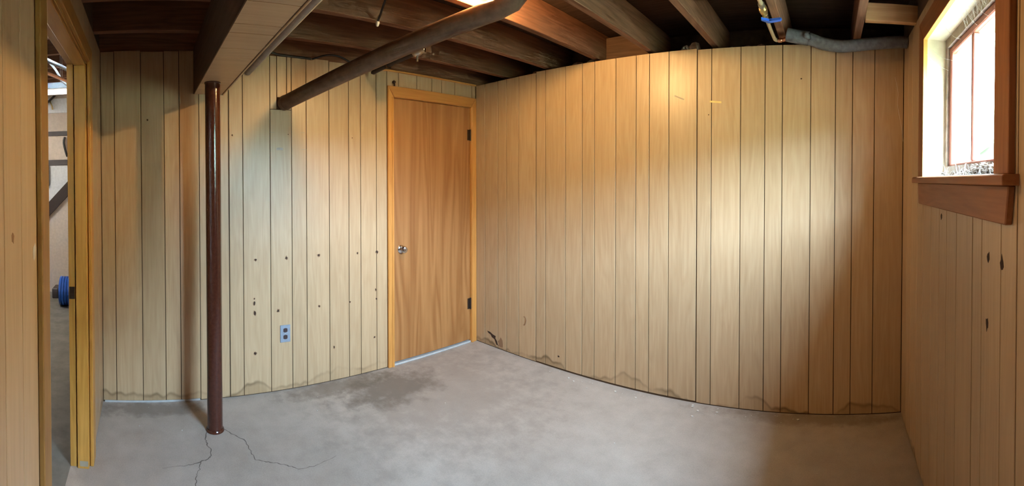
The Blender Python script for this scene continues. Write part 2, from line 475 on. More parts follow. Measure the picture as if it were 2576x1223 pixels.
# back wall
wall_back = box('wall_back', (XA - 0.02, XC + 0.10, YB + TH, YB + 0.04, 0, 2.195), 'groove')
tag(wall_back, 'wide birch panelled back wall in warm light', 'wall', kind='structure')
xsB = [XA + 0.004, -2.626, -2.477, -2.379, -2.247, -2.074, -1.983, -1.801, -1.658, -1.556, -1.390, -1.239, -1.144, -1.008, -0.820, -0.727, -0.544, -0.395, -0.290, -0.121, 0.026, 0.127, 0.258, XC]
def sheetB(i, a, b):
    if i < 5: return [(0.006, 2.201 + 0.001 * i, 0)]
    if i < 14: return [(0.013, 2.213, 0)]
    return [(0.007, 2.205, 0)]
strips_y(wall_back, YB, 1, xsB, None, None, seams=(5, 14), sheet=sheetB)

# window wall
WY0, WY1, WZ0, WZ1 = 1.055, 1.935, 1.42, 2.045       # clear opening
wall_right = boxes('wall_right', [(XC + TH, XC + 0.25, -0.40, WY0 - .012, 0, ZJ + .19), (XC + TH, XC + 0.25, WY1 + .012, YB + 0.04, 0, ZJ + .19),
                                  (XC + TH, XC + 0.25, WY0 - .012, WY1 + .012, 0, WZ0 - .03), (XC + TH, XC + 0.25, WY0 - .012, WY1 + .012, WZ1 + .012, ZJ + .19)], 'groove')
tag(wall_right, 'birch panelled wall holding the small high window', 'wall', kind='structure')
ysC = [YL, -0.10, 0.08, 0.19, 0.34, 0.50, 0.64, 0.78, 0.945, 1.045, 1.19, 1.275, 1.45, 1.58, 1.69, 1.83, 2.00, 2.14, 2.30, 2.42, YB - 0.006]
def sheetC(i, a, b):
    if b <= WY0 - 0.008 or a >= WY1 + 0.008: return [(0.006, 2.22, 0)]
    return [(0.006, WZ0 - 0.035, 0), (WZ1 + 0.02, 2.22, 0)]
strips_x(wall_right, XC, 1, ysC, None, None, seams=(8, 11), sheet=sheetC)

# near wall with the open doorway
OX0, OX1, OZ = -2.10, -1.20, 1.975
wall_near = boxes('wall_near', [(XA - 0.10, OX0 - .02, -0.375, YL - TH, 0, 2.42), (OX1 + .02, XC + 0.16, -0.375, YL - TH, 0, 2.42), (OX0 - .02, OX1 + .02, -0.375, YL - TH, OZ + .02, 2.42)], 'groove')
tag(wall_near, 'narrow panelled wall around the open doorway', 'wall', kind='structure')
xsL = [XA + .006, -2.52, -2.205]
strips_y(wall_near, YL, -1, xsL, lambda i: 0.006, lambda i: 2.22)
xsL = [-1.105, -0.965, -0.840, -0.72, -0.56, -0.42, -0.24, -0.10, 0.06, 0.20, 0.32, XC - .006]
strips_y(wall_near, YL, -1, xsL, lambda i: 0.006, lambda i: 2.22)
xsL = [-2.205, -2.05, -1.90, -1.72, -1.60, -1.42, -1.28, -1.105]
strips_y(wall_near, YL, -1, xsL, lambda i: OZ + 0.085, lambda i: 2.22)

# foundation and rubble behind the top of the back wall
wall_foundation = boxes('wall_foundation', [(XA - 0.2, 0.75, 2.93, 3.02, 0, 2.45), (XA - 0.2, 0.75, YB + 0.045, 2.93, 0, 2.165), (XC + .165, 0.75, 2.59, 2.93, 0, 2.45),
                                            (XA - 0.2, XA - 0.11, -0.40, 2.93, 0, 2.45),], 'dirtwall')
tag(wall_foundation, 'dark stone foundation behind and above the panelling', 'wall', kind='structure')
def stone(x, y, z, sx, sy, sz, mat, parent):
    bm = bmesh.new(); bmesh.ops.create_icosphere(bm, subdivisions=2, radius=1.0)
    for v in bm.verts:
        k = 1 + random.uniform(-0.16, 0.16)
        c = v.co * k
        c = Vector((max(-.8, min(.8, c.x)), max(-.8, min(.8, c.y)), max(-.75, min(.85, c.z))))
        v.co = Vector((x + c.x * sx, y + c.y * sy, z + sz * .75 + c.z * sz))
    return from_bm('stone', bm, mat, parent)
for x, y, sx, sz, mt in ((-0.93, 2.70, .045, .045, 'mortar'), (-0.865, 2.69, .038, .050, 'stone'), (-1.02, 2.70, .035, .03, 'stone'), (-1.77, 2.70, .055, .040, 'stone'), (-1.63, 2.70, .050, .044, 'mortar'),
                         (-1.90, 2.72, .045, .030, 'stone'), (-2.15, 2.70, .05, .036, 'stone'), (-0.63, 2.70, .05, .030, 'mortar'), (-0.52, 2.69, .04, .030, 'stone'), (-0.44, 2.70, .04, .034, 'stone'),
                         (-1.42, 2.71, .05, .028, 'stone'), (-2.45, 2.70, .06, .034, 'stone'), (-0.10, 2.70, .05, .028, 'stone'), (0.05, 2.72, .05, .028, 'mortar')):
    stone(x, y, 2.165, sx * 1.1, 0.05, sz * 1.45, mt, wall_foundation)

# --- closed door
door = empty('door_1', (XA, (DY0 + DY1) / 2, 0)); tag(door, 'closed flush wooden door with orange casing and chrome knob', 'door', kind='structure')
box('door_slab', (XA - 0.040, XA - 0.003, DY0 + 0.004, DY1 - 0.004, 0.026, DZ - 0.004), 'door', door, 0.002)
box('threshold', (XA - 0.06, XA + 0.004, DY0, DY1, 0.0, 0.014), 'plate_dull', door, 0.003)
CW0, CW1, CT = 1.692, YB - 0.003, 2.092
prof = 0.016
def casing(name, poly, parent, xa, xb, mat):
    return prism(name, poly, 'x', xa, xb, mat, parent, 0.003)
casing('casing', [(CW0, 0.0), (DY0, 0.0), (DY0, DZ), (CW0, CT)], door, XA - 0.002, XA + prof, 'casing')
casing('casing', [(DY1, 0.0), (CW1, 0.0), (CW1, CT), (DY1, DZ)], door, XA - 0.002, XA + prof, 'casing')
casing('head_casing', [(CW0 + .002, CT), (DY0 + .002, DZ), (DY1 - .002, DZ), (CW1 - .002, CT)], door, XA - 0.002, XA + prof, 'casing_h')
for s, yy in ((0, DY0), (1, DY1)):        # raised inner bead on the casings
    box('casing_bead', (XA + prof, XA + prof + 0.004, *( (DY0 - .020, DY0 - .004) if s == 0 else (DY1 + .004, DY1 + .018)), 0.0, DZ), 'casing', door, 0.0015)
boxes('jamb', [(XA - 0.075, XA - 0.002, DY0 - 0.006, DY0 + .001, 0, DZ), (XA - 0.075, XA - 0.002, DY1 - .001, DY1 + .006, 0, DZ), (XA - 0.075, XA - 0.002, DY0, DY1, DZ - .001, DZ + .006)], 'casing', door)
kn = lathe('knob', (XA - 0.003, 1.815, 0.872), (1, 0, 0), [(0, .031), (.004, .031), (.007, .027), (.010, .012), (.026, .010), (.030, .016), (.038, .025), (.048, .027), (.056, .022), (.059, .010), (.0595, .0)], 'chrome', door, 28)
box('keyhole', (XA + 0.0555, XA + 0.0585, 1.8135, 1.8165, 0.866, 0.878), 'recept', kn)
for hz in (1.776, 0.335):
    h = tube('hinge', [(XA + 0.003, DY1 - 0.003, hz - 0.048), (XA + 0.003, DY1 - 0.003, hz + 0.048)], 0.0065, 'darkmetal', door, 10)
    box('hinge_leaf', (XA - 0.003, XA - 0.0005, DY1 - 0.034, DY1 - 0.004, hz - 0.045, hz + 0.045), 'darkmetal', h)

# --- open doorway frame
JB = -0.384
dw = empty('door_2', ((OX0 + OX1) / 2, YL, 0)); tag(dw, 'open doorway frame of golden stained wood with no door in view', 'doorway', kind='structure')
box('jamb', (OX0 - 0.02, OX0, JB, -0.352, 0.0, OZ), 'jamb', dw, 0.002)
box('jamb', (OX0 - 0.02, OX0 - .006, -0.347, YL - .004, 0.0, OZ), 'jamb', dw, 0.002)
box('jamb', (OX1, OX1 + 0.02, JB, YL + .012, 0.0, OZ), 'jamb', dw, 0.002)
box('head_jamb', (OX0 - 0.02, OX1 + 0.02, JB, YL + .002, OZ, OZ + 0.02), 'jamb_x', dw, 0.002)
box('door_stop', (OX0 - .006, OX0 + 0.012, -0.346, -0.290, 0.0, OZ - .012), 'jamb', dw, 0.002)
box('door_stop', (OX1 - 0.012, OX1, -0.346, -0.290, 0.0, OZ - .012), 'jamb', dw, 0.002)
box('door_stop', (OX0 + .012, OX1 - .012, -0.346, -0.290, OZ - 0.012, OZ), 'jamb_x', dw, 0.002)
prism('casing', [(OX0 - .008, 0.0), (OX0 - .095, 0.0), (OX0 - .095, OZ + .085), (OX0 - .008, OZ + .008)], 'y', YL - .001, YL + 0.016, 'jamb', dw, 0.003)
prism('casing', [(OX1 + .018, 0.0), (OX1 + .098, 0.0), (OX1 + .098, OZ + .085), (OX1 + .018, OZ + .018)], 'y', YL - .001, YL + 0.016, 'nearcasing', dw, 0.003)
prism('head_casing', [(OX0 - .008, OZ + .008), (OX1 + .018, OZ + .018), (OX1 + .098, OZ + .085), (OX0 - .095, OZ + .085)], 'y', YL - .001, YL + 0.016, 'jamb_x', dw, 0.003)
sp = box('strike_plate', (OX0 + .0002, OX0 + 0.0022, -0.381, -0.354, 0.825, 0.885), 'darkmetal', dw, 0.0005)
box('strike_hole', (OX0 + .0022, OX0 + 0.0026, -0.372, -0.360, 0.840, 0.870), 'hole', sp)
tag(box('paper_patch', (OX0 + .0122, OX0 + .0128, -0.335, -0.294, 0.012, 0.038), 'scuff', dw), 'scrap of pale tape at the foot of the jamb')

# --- window
wn = empty('window_1', (XC, (WY0 + WY1) / 2, WZ0)); tag(wn, 'small high basement window with brown casing, blown-out daylight and cobwebs', 'window', kind='structure')
ft = 0.020
cs = 0.095
prism('casing', [(WY1, WZ0), (WY1 + cs, WZ0), (WY1 + cs, WZ1 + cs), (WY1, WZ1)], 'x', XC - ft, XC + .001, 'wcasing', wn, 0.002)
prism('casing', [(WY0 - cs, WZ0), (WY0, WZ0), (WY0, WZ1), (WY0 - cs, WZ1 + cs)], 'x', XC - ft, XC + .001, 'wcasing', wn, 0.002)
prism('head_casing', [(WY0 - cs, WZ1 + cs), (WY0, WZ1), (WY1, WZ1), (WY1 + cs, WZ1 + cs)], 'x', XC - ft, XC + .001, 'wcasing_y', wn, 0.002)
# bright bare edge of the inner casing
box('casing_edge', (XC - ft - .001, XC - .002, WY1 - .006, WY1 + .001, WZ0, WZ1 + .001), 'casing', wn, 0.001)
box('casing_edge', (XC - ft - .001, XC - .002, WY0, WY1, WZ1 - .004, WZ1 + .001), 'casing', wn, 0.001)
prism('stool', [(XC - 0.045, WZ0 - .028), (XC + .10, WZ0 - .028), (XC + .10, WZ0), (XC - 0.039, WZ0), (XC - .045, WZ0 - .006)], 'y', WY0 - cs - .025, WY1 + cs + .025, 'wcasing_y', wn, 0.002)
prism('apron', [(WY0 - cs - .004, WZ0 - .028), (WY1 + cs + .004, WZ0 - .028), (WY1 + cs - .014, WZ0 - .125), (WY0 - cs + .014, WZ0 - .125)], 'x', XC - ft, XC + .001, 'wcasing_y', wn, 0.003)
# painted reveal boards
XS = XC + 0.088      # sash plane
box('reveal_board', (XC - .004, XC + .255, WY1, WY1 + .012, WZ0, WZ1), 'reveal', wn)
box('reveal_board', (XC - .004, XC + .255, WY0 - .012, WY0, WZ0, WZ1), 'reveal', wn)
box('reveal_board', (XC - .004, XC + .255, WY0 - .012, WY1 + .012, WZ1, WZ1 + .012), 'reveal', wn)
box('sill_board', (XC + .0, XC + .255, WY0, WY1, WZ0 - .020, WZ0 + .003), 'white', wn, .001)
# outer frame, then the three-light sash
fr = boxes('frame', [(XS - .004, XS + .038, WY1 - .030, WY1, WZ0, WZ1), (XS - .004, XS + .038, WY0, WY0 + .030, WZ0, WZ1), (XS - .004, XS + .038, WY0 + .03, WY1 - .03, WZ1 - .042, WZ1), (XS - .006, XS + .038, WY0 + .03, WY1 - .03, WZ0, WZ0 + .048)], 'sashrail', wn)
sash = empty('sash', (XS, (WY0 + WY1) / 2, WZ0 + .04)); 
sash.parent = wn; sash.location = WO['sash'] - WO['window_1']
sz0, sz1 = WZ0 + .048, WZ1 - .042
sy0, sy1 = WY0 + .03, WY1 - .03
box('stile', (XS + .008, XS + .042, sy1 - .034, sy1, sz0, sz1), 'sash', sash, .004)
box('stile', (XS + .008, XS + .042, sy0, sy0 + .034, sz0, sz1), 'sash', sash, .004)
box('rail', (XS + .008, XS + .042, sy0 + .034, sy1 - .034, sz1 - .030, sz1), 'sash', sash, .004)
box('rail', (XS + .008, XS + .042, sy0 + .034, sy1 - .034, sz0, sz0 + .012), 'sash', sash, .004)
mull = (1.590, 1.310)
for my in mull:
    box('mullion', (XS + .010, XS + .040, my - .012, my + .012, sz0 + .012, sz1 - .03), 'sash', sash, .004)
pe = [sy0 + .034, mull[1] - .012, mull[1] + .012, mull[0] - .012, mull[0] + .012, sy1 - .034]
for k in range(3):
    box('pane', (XS + .024, XS + .027, pe[2 * k], pe[2 * k + 1], sz0 + .012, sz1 - .03), 'glass', sash)
# cobwebs and dead leaves on the sill
bm = bmesh.new()
for k in range(60):
    y = random.uniform(WY0 + .02, 1.62) if k < 48 else random.uniform(1.6, 1.9)
    p = Vector((XC + random.uniform(.035, .085), y, WZ0 + .003))
    q = p + Vector((random.uniform(-.03, .012), random.uniform(-.07, .07), random.uniform(.0, .045)))
    mid = (p + q) / 2 + Vector((0, 0, random.uniform(-.012, .02)))
    add_tube(bm, smooth_path([p, mid, q], 3), 0.0005, 3)
for a, b_ in (((XC - .01, WY1 - .004, 1.98), (XS, WY1 - .04, 1.90)), ((XC + .02, WY1 - .004, 2.0), (XS, WY1 - .10, 1.93)), ((XC + .03, 1.75, WZ1 - .004), (XS - .002, 1.70, 1.98)),
              ((XC + .05, 1.45, WZ1 - .003), (XS - .002, 1.38, 1.96)), ((XC + .04, 1.52, WZ1 - .003), (XS - .002, 1.50, 1.97)), ((XC + .01, WY1 - .004, 1.46), (XS - .01, WY1 - .08, 1.43)), ((XC + .02, WY1 - .004, 1.49), (XS - .01, WY1 - .12, 1.425))):
    a = Vector(a); b_ = Vector(b_); m_ = (a + b_) / 2 + Vector((0, 0, -.012))
    add_tube(bm, smooth_path([a, m_, b_], 5), 0.0006, 3)
for k in range(40):       # dusty web sheet in the top corner
    y = random.uniform(1.35, 1.62); p = Vector((XC + random.uniform(.05, .088), y, WZ1 - .002)); q = Vector((XS - .006, y + random.uniform(-.05, .05), WZ1 - random.uniform(.02, .06)))
    add_tube(bm, [p, q], 0.0004, 3)
tag(from_bm('cobweb', bm, 'web', wn), 'dusty white cobweb strands', kind='stuff')
bm = bmesh.new()
for k in range(260):
    y = random.triangular(WY0 + .01, 1.66, 1.28); x = XC + random.uniform(.045, .086)
    zc = WZ0 + .005 + random.random() * .042 * max(0, 1 - abs(y - 1.36) / .3)
    s = random.uniform(.004, .012)
    r = bmesh.ops.create_cube(bm, size=1.0)
    mt = Matrix.Translation((x, y, zc)) @ Matrix.Rotation(random.uniform(0, 6), 4, 'Z') @ Matrix.Rotation(random.uniform(-.6, .6), 4, 'X') @ Matrix.Diagonal((s, s * random.uniform(.5, 2.2), s * .3, 1))
    bmesh.ops.transform(bm, matrix=mt, verts=r['verts'])
tag(from_bm('leaf_litter', bm, 'debris', wn), 'dead leaf litter heaped on the sill', kind='stuff')
bm = bmesh.new(); add_tube(bm, smooth_path([(0.36, 2.45, 1.99), (0.375, 2.43, 1.90), (0.372, 2.42, 1.82), (0.392, 2.40, 1.70), (0.400, 2.39, 1.62)], 4), 0.0006, 3)
from_bm('cobweb_strand', bm, 'web', wall_right)

def bank():
    # unseen grassy bank, added and raised by azimuth to cut sky light indoors
    bm = bmesh.new(); rows = []
    for r in (0.10, 0.45, 1.2, 3.0, 6.0, 9.0, 14.0):
        row = []
        for k in range(49):
            deg = -90 + 180 * k / 48
            a = math.radians(deg)
            t = max(0.0, min(1.0, (deg - 11) / 17)); t = t * t * (3 - 2 * t)
            u = max(0.0, min(1.0, (-deg - 2) / 18)); u = u * u * (3 - 2 * u)
            el = math.radians(8.7 + 17 * t + 8.5 * u)
            z = 1.34 + max(0.0, min(r, 9.0) - 0.45) * math.tan(el) + (0.06 * math.sin(k * 2.3 + r) if r > 1 else 0)
            row.append(bm.verts.new((0.60 + r * math.cos(a), 1.5 + r * math.sin(a) * (1.0 if r > 1.0 else 1.0 + (1.0 - r) * 6), z)))
        rows.append(row)
    for p, q in zip(rows, rows[1:]):
        for k in range(48): bm.faces.new((p[k], p[k + 1], q[k + 1], q[k]))
    return from_bm('ground', bm, 'ground', smooth=True)
gnd = bank(); tag(gnd, 'grassy bank rising outside the window', 'ground', kind='structure')

# ================================================================== THINGS IN THE ROOM
# boxed-in beam
BY0, BY1, BZ = 0.302, 0.486, 1.945
beam = box('boxed_beam', (XA + .002, XC - .002, BY0 + .006, BY1 - .006, BZ + .006, ZJ - .002), 'groove')
tag(beam, 'ceiling beam boxed in with birch panelling above the brown steel post', 'beam')
gx = [XA + .003, -2.60, -2.44, -2.14, -1.91, -1.77, -1.58, -1.486, -1.29, -1.12, -0.93, -0.80, -0.60, -0.42, -0.20, -0.05, 0.15, XC - .004]
for i in range(len(gx) - 1):
    a, b_ = gx[i] + .0015, gx[i + 1] - .0015
    box('underside_strip', (a, b_, BY0 + .004, BY1 - .004, BZ, BZ + .005), 'panel_x', beam, .001)
box('side_board', (XA + .003, XC - .003, BY0, BY0 + .006, BZ, ZJ - .003), 'beam_side', beam, .001)
box('side_board', (XA + .003, XC - .003, BY1 - .006, BY1, BZ, ZJ - .003), 'beam_side', beam, .001)
box('corner_bead', (XA + .003, XC - .003, BY1 - .001, BY1 + .008, BZ - .004, BZ + .012), 'panel_x', beam, .002)

# steel post
px_, py_ = -2.405, 0.372
post = empty('support_post', (px_, py_, 0)); tag(post, 'glossy dark brown round steel post under the boxed beam', 'post')
lathe('shaft', (px_, py_, 0.0), (0, 0, 1), [(0, .0445), (.02, .0435), (.06, .043), (1.0, .043), (1.92, .043), (1.938, .043)], 'post', post, 40)
lathe('base_ring', (px_, py_, 0.0), (0, 0, 1), [(0.0, .052), (.008, .050), (.014, .0455)], 'post', post, 40)
lathe('cap_ring', (px_, py_, 1.936), (0, 0, 1), [(0, .0435), (.002, .046), (.0085, .046)], 'post', post, 40)

# big brown flue pipe rising from the left wall
d = Vector((1, 0.36, 0.178)); s0 = Vector((XA + .001, 0.893, 1.903))
pts = [s0 + d * t for t in (0.0, 0.2, 0.4, 0.6, 0.8, 1.0, 1.2, 1.40)]
e0 = pts[-1]
pts += [e0 + d * .07 + Vector((0, 0, .012)), e0 + d * .105 + Vector((0, 0, .045)), e0 + d * .115 + Vector((0, 0, .10)), e0 + d * .115 + Vector((0, 0, .24))]
flue = empty('flue_pipe', tuple(s0)); tag(flue, 'thick dark brown round pipe slanting up from the panelled wall', 'pipe')
tube('pipe_run', pts, 0.047, 'flue', flue, 32)
for t in (0.02,):
    tube('joint_collar', [s0 + d * t, s0 + d * (t + .012)], 0.0495, 'flue', flue, 32)

# grey pipe along the beam
gp = tube('grey_pipe', [(XA + .001, 0.655, 2.10), (-2.0, 0.648, 2.10), (-1.0, 0.640, 2.105), (0.0, 0.635, 2.11), (XC - .002, 0.632, 2.112)], 0.024, 'gray_pipe', None, 20)
tag(gp, 'slim grey pipe running beside the boxed beam', 'pipe')

# short black pipe with grey fitting, under the joists near the door
bp_ = empty('black_pipe', (-2.30, 1.508, 2.15)); tag(bp_, 'short black pipe with a grey end fitting above the door', 'pipe')
tube('pipe_run', smooth_path([(-2.648, 1.524, 2.142), (-2.62, 1.520, 2.149), (-2.4, 1.510, 2.150), (-2.12, 1.508, 2.152)], 4), 0.0165, 'black', bp_, 14)
lathe('fitting', (-2.13, 1.508, 2.152), (1, 0, 0), [(0, .020), (.01, .024), (.05, .024), (.055, .020), (.09, .020), (.10, .024), (.125, .024), (.13, .010)], 'steel', bp_, 18)
tube('drain_cock', [(-2.10, 1.508, 2.13), (-2.10, 1.508, 2.098)], 0.006, 'steel', bp_, 8)
for sx in (-2.43, -1.995):
    box('strap', (sx - .006, sx + .006, 1.488, 1.528, 2.125, ZJ), 'darkmetal', bp_)
# loose wire with capped end
w = empty('loose_wire', (-1.93, 1.135, 2.19)); tag(w, 'stub of dark wire with a pale wire nut hanging from the joists', 'wire')
tube('wire', smooth_path([(-1.925, 1.134, 2.205), (-1.895, 1.13, 2.225), (-1.84, 1.115, 2.25), (-1.74, 1.09, 2.29), (-1.60, 1.07, 2.32), (-1.576, 1.07, 2.33)], 4), 0.006, 'black', w, 8)
lathe('wire_nut', (-1.925, 1.134, 2.207), (-0.25, 0.05, -1), [(0, .009), (.006, .011), (.022, .007), (.025, .003)], 'white', w, 12)

# cables tacked along the top of the left wall
c = tube('cable', smooth_path([(XA + .012, 1.10, 2.213), (XA + .012, 1.145, 2.230), (XA + .010, 1.204, 2.250), (XA + .010, 1.264, 2.256), (XA + .010, 1.325, 2.246), (XA + .012, 1.39, 2.222), (XA + .012, 1.50, 2.216)], 5), 0.006, 'black', None, 8)
tag(c, 'thin dark cable looping over the top of the panelling', 'cable')
c = tube('cable', smooth_path([(XA + .010, 0.70, 2.245), (XA + .010, 0.816, 2.232), (XA + .010, 0.862, 2.221), (XA + .010, 0.959, 2.217), (XA + .010, 1.044, 2.216), (XA + .010, 1.09, 2.213)], 5), 0.008, 'black', None, 8)
tag(c, 'black cable lying on the panelling edge beside the grey pipe', 'cable')

# light bulb between the joists, above the flue
bc = Vector((-1.41, 1.405, 2.258))
lb = empty('light_bulb', (bc.x, bc.y, bc.z)); tag(lb, 'glowing bare bulb between the joists above the brown pipe', 'lamp')
m = bpy.data.materials.new('bulb_glow'); m.use_nodes = True; n_ = m.node_tree.nodes; n_.clear()
o_ = n_.new('ShaderNodeOutputMaterial'); em = n_.new('ShaderNodeEmission'); em.inputs[0].default_value = (*BULB_COLOR, 1); em.inputs[1].default_value = BULB_STRENGTH
m.node_tree.links.new(em.outputs[0], o_.inputs[0]); M['bulb'] = m
lathe('bulb', (bc.x, bc.y, bc.z - .032), (0, 0, 1), [(0, .004), (.006, .018), (.018, .028), (.032, .031), (.046, .027), (.060, .018), (.072, .013)], 'bulb', lb, 20)
lathe('socket', (bc.x, bc.y, bc.z + .040), (0, 0, 1), [(0, .016), (.004, .022), (.05, .022), (.06, .045), (.095, .050), (.1215, .050)], 'white', lb, 20)

# water line with a ball valve and the foam-covered pipe
wl = empty('water_line', (-0.322, 2.1, 2.2)); tag(wl, 'tan water tube with blue-levered brass valve running into a sagging grey foam sleeve', 'pipe')
tube('tube_run', smooth_path([(-0.322, 0.90, 2.41), (-0.322, 0.90, 2.30), (-0.322, 0.93, 2.225), (-0.322, 1.0, 2.205), (-0.322, 1.5, 2.204), (-0.322, 1.97, 2.203)], 4), 0.010, 'tan_pipe', wl, 10)
tube('tube_run', smooth_path([(-0.324, 2.13, 2.203), (-0.324, 2.30, 2.201), (-0.322, 2.43, 2.199), (-0.318, 2.462, 2.197), (-0.305, 2.470, 2.197)], 4), 0.010, 'tan_pipe', wl, 10)
vb = lathe('valve_body', (-0.322, 1.965, 2.203), (0, 1, 0), [(0, .014), (.03, .014), (.032, .011), (.045, .011), (.05, .019), (.075, .021), (.10, .019), (.105, .011), (.12, .011), (.122, .014), (.165, .014)], 'brass', wl, 16)
for a, b_ in ((1.964, 1.997), (2.086, 2.131)):
    lathe('collar', (-0.322, a, 2.203), (0, 1, 0), [(0, .0135), (.004, .0155), (b_ - a - .004, .0155), (b_ - a, .0135)], 'steel', vb, 12)
tube('lever_stem', [(-0.322, 2.045, 2.20), (-0.322, 2.045, 2.168)], 0.006, 'brass', vb, 8)
prism('lever', [(-0.332, 2.034), (-0.300, 2.068), (-0.242, 2.050), (-0.236, 2.062), (-0.243, 2.074), (-0.305, 2.096), (-0.335, 2.056)], 'z', 2.158, 2.170, 'blue', wl, .002)
lathe('elbow', (-0.306, 2.470, 2.197), (1, 0, 0), [(0, .012), (.004, .014), (.020, .014), (.024, .012)], 'copper', wl, 12)
fp = wl
path = [(-0.252, 2.455, 2.222), (-0.19, 2.455, 2.208), (-0.128, 2.45, 2.196), (-0.063, 2.45, 2.172), (0.002, 2.45, 2.158), (0.067, 2.45, 2.154), (0.132, 2.45, 2.160), (0.219, 2.45, 2.172), (0.306, 2.45, 2.182), (0.38, 2.45, 2.190), (XC - .006, 2.45, 2.190)]
tube('foam_sleeve', smooth_path(path[2:], 5), 0.034, 'foam', fp, 20)
tube('foam_sleeve', smooth_path(path[:3], 5), 0.038, 'foam', fp, 20)
lathe('pipe_end', (-0.281, 2.470, 2.197), (1, -.15, .25), [(0, .011), (.03, .011)], 'copper', fp, 12)
tube('foam_knot', smooth_path([(-0.150, 2.416, 2.212), (-0.135, 2.412, 2.196), (-0.118, 2.415, 2.180)], 4), [0.004, .012, .016, .018, .017, .015, .012, .008, .004], 'foam', fp, 12)

# outlet
ot = empty('electrical_outlet', (XA, 0.898, 0.325)); tag(ot, 'steel-faced duplex electrical outlet low on the pale panelling', 'outlet')
box('cover_plate', (XA, XA + .006, 0.863, 0.933, 0.322, 0.436), 'plate', ot, .002)
for zc in (0.402, 0.357):
    poly = [(0.898 + .0165 * max(-.88, min(.88, 1.15 * math.cos(t))), zc + .0145 * math.sin(t)) for t in [2 * math.pi * k / 20 for k in range(20)]]
    f_ = prism('receptacle', poly, 'x', XA + .005, XA + .0075, 'recept', ot)
    for yy in (-.006, .006):
        box('slot', (XA + .0074, XA + .0078, 0.898 + yy - .001, 0.898 + yy + .001, zc - .001, zc + .007), 'black', f_)
lathe('screw', (XA + .005, 0.898, 0.379), (1, 0, 0), [(0, .0035), (.0015, .0035), (.0025, .001)], 'steel', ot, 10)

# hook over the door
hk = empty('screw_hook', (XA, 1.752, 2.095)); tag(hk, 'little dark hook standing on the left end of the door casing', 'hook')
tube('stem', [(XA + .012, 1.752, 2.092), (XA + .012, 1.752, 2.112)], 0.006, 'darkmetal', hk, 8)
tube('knob', [(XA + .012, 1.750, 2.112), (XA + .012, 1.748, 2.118), (XA + .012, 1.747, 2.128), (XA + .012, 1.747, 2.133)], [.008, .013, .013, .006], 'darkmetal', hk, 10)

# ------------------------------------------------------------------ wear on the walls
def blot(parent, u, v, w_, h_, mat, plane, name, jag=.35, n=9, t=0.0006):
    poly = []
    for k in range(n):
        a = 2 * math.pi * k / n; r = 1 + random.uniform(-jag, jag)
        poly.append((u + w_ / 2 * r * math.cos(a), v + h_ / 2 * r * math.sin(a)))
    if plane == 'A': return prism(name, poly, 'x', XA - .0002, XA + t, mat, parent)
    if plane == 'C': return prism(name, poly, 'x', XC - t, XC + .0002, mat, parent)
    if plane == 'B': return prism(name, poly, 'y', YB - t, YB + .0002, mat, parent)
    return prism(name, poly, 'y', YL - .0002, YL + t, mat, parent)
for (y, z, w_, h_) in ((.699, .880, .016, .016), (.909, .881, .017, .024), (1.143, .884, .020, .018), (1.441, .875, .012, .018), (1.601, .870, .022, .024), (.689, .627, .010, .010), (.689, .598, .013, .026), (.691, .533, .014, .028),
                       (.851, .535, .017, .018), (1.144, .533, .014, .014), (1.379, .534, .015, .012), (1.590, .595, .010, .018), (1.597, .527, .012, .016), (.692, .270, .018, .018), (1.579, .250, .013, .014), (.010, 1.783, .010, .010), (.549, 1.689, .011, .011), (.928, 1.702, .006, .006), (1.403, 1.694, .006, .007), (1.255, .235, .009, .02)):
    blot(wall_left, y, z, w_ * 1.25, h_ * 1.2, 'torn', 'A', 'torn_edge', t=.0004)
    blot(wall_left, y, z, w_ * .85, h_ * .85, 'hole', 'A', 'nail_hole', t=.0008)
box('sticker', (XA - .0002, XA + .0006, 0.846, 0.890, 1.597, 1.612), 'chip', wall_left)
for (y0, y1, z0, z1) in ((.80, .835, 1.712, 1.7145), (1.02, 1.06, 1.602, 1.605), (1.015, 1.045, 1.715, 1.718)):
    box('scratch', (XA - .0002, XA + .0004, y0, y1, z0, z1), 'scuff', wall_left)
# back wall: kicked-in hole, knot, tape, scuff
poly = [(-2.60, .120), (-2.565, .118), (-2.535, .105), (-2.50, .098), (-2.505, .080), (-2.485, .060), (-2.478, .036), (-2.46, .028), (-2.492, .030), (-2.515, .070), (-2.545, .080), (-2.56, .098), (-2.585, .105)]
prism('kicked_hole', poly, 'y', YB - .0008, YB + .0002, 'hole', wall_back)
blot(wall_back, -2.45, .055, .06, .07, 'torn', 'B', 'torn_edge', .5, t=.0005)
bm = bmesh.new(); add_tube(bm, [(-2.19 + .028 * math.cos(a) * (.7 + .3 * math.sin(a)), YB - .0005, .293 + .034 * math.sin(a)) for a in [k * .5 - 2.1 for k in range(9)]], [.001, .003, .004, .005, .005, .005, .004, .003, .001], 6)
from_bm('knot_mark', bm, 'torn', wall_back)
prism('tape_strip', [(-0.738, 1.876), (-0.664, 1.868), (-0.664, 1.879), (-0.738, 1.887)], 'y', YB - .0006, YB + .0002, 'tape', wall_back)
prism('scuff_mark', [(-0.972, 1.926), (-0.908, 1.898), (-0.904, 1.906), (-0.968, 1.934)], 'y', YB - .0004, YB + .0002, 'scuff', wall_back)
for x, z, s in ((-.178, 2.003, .010), (-1.86, .098, .014), (-.745, 1.80, .008)): blot(wall_back, x, z, s, s * .8, 'hole', 'B', 'nail_hole')
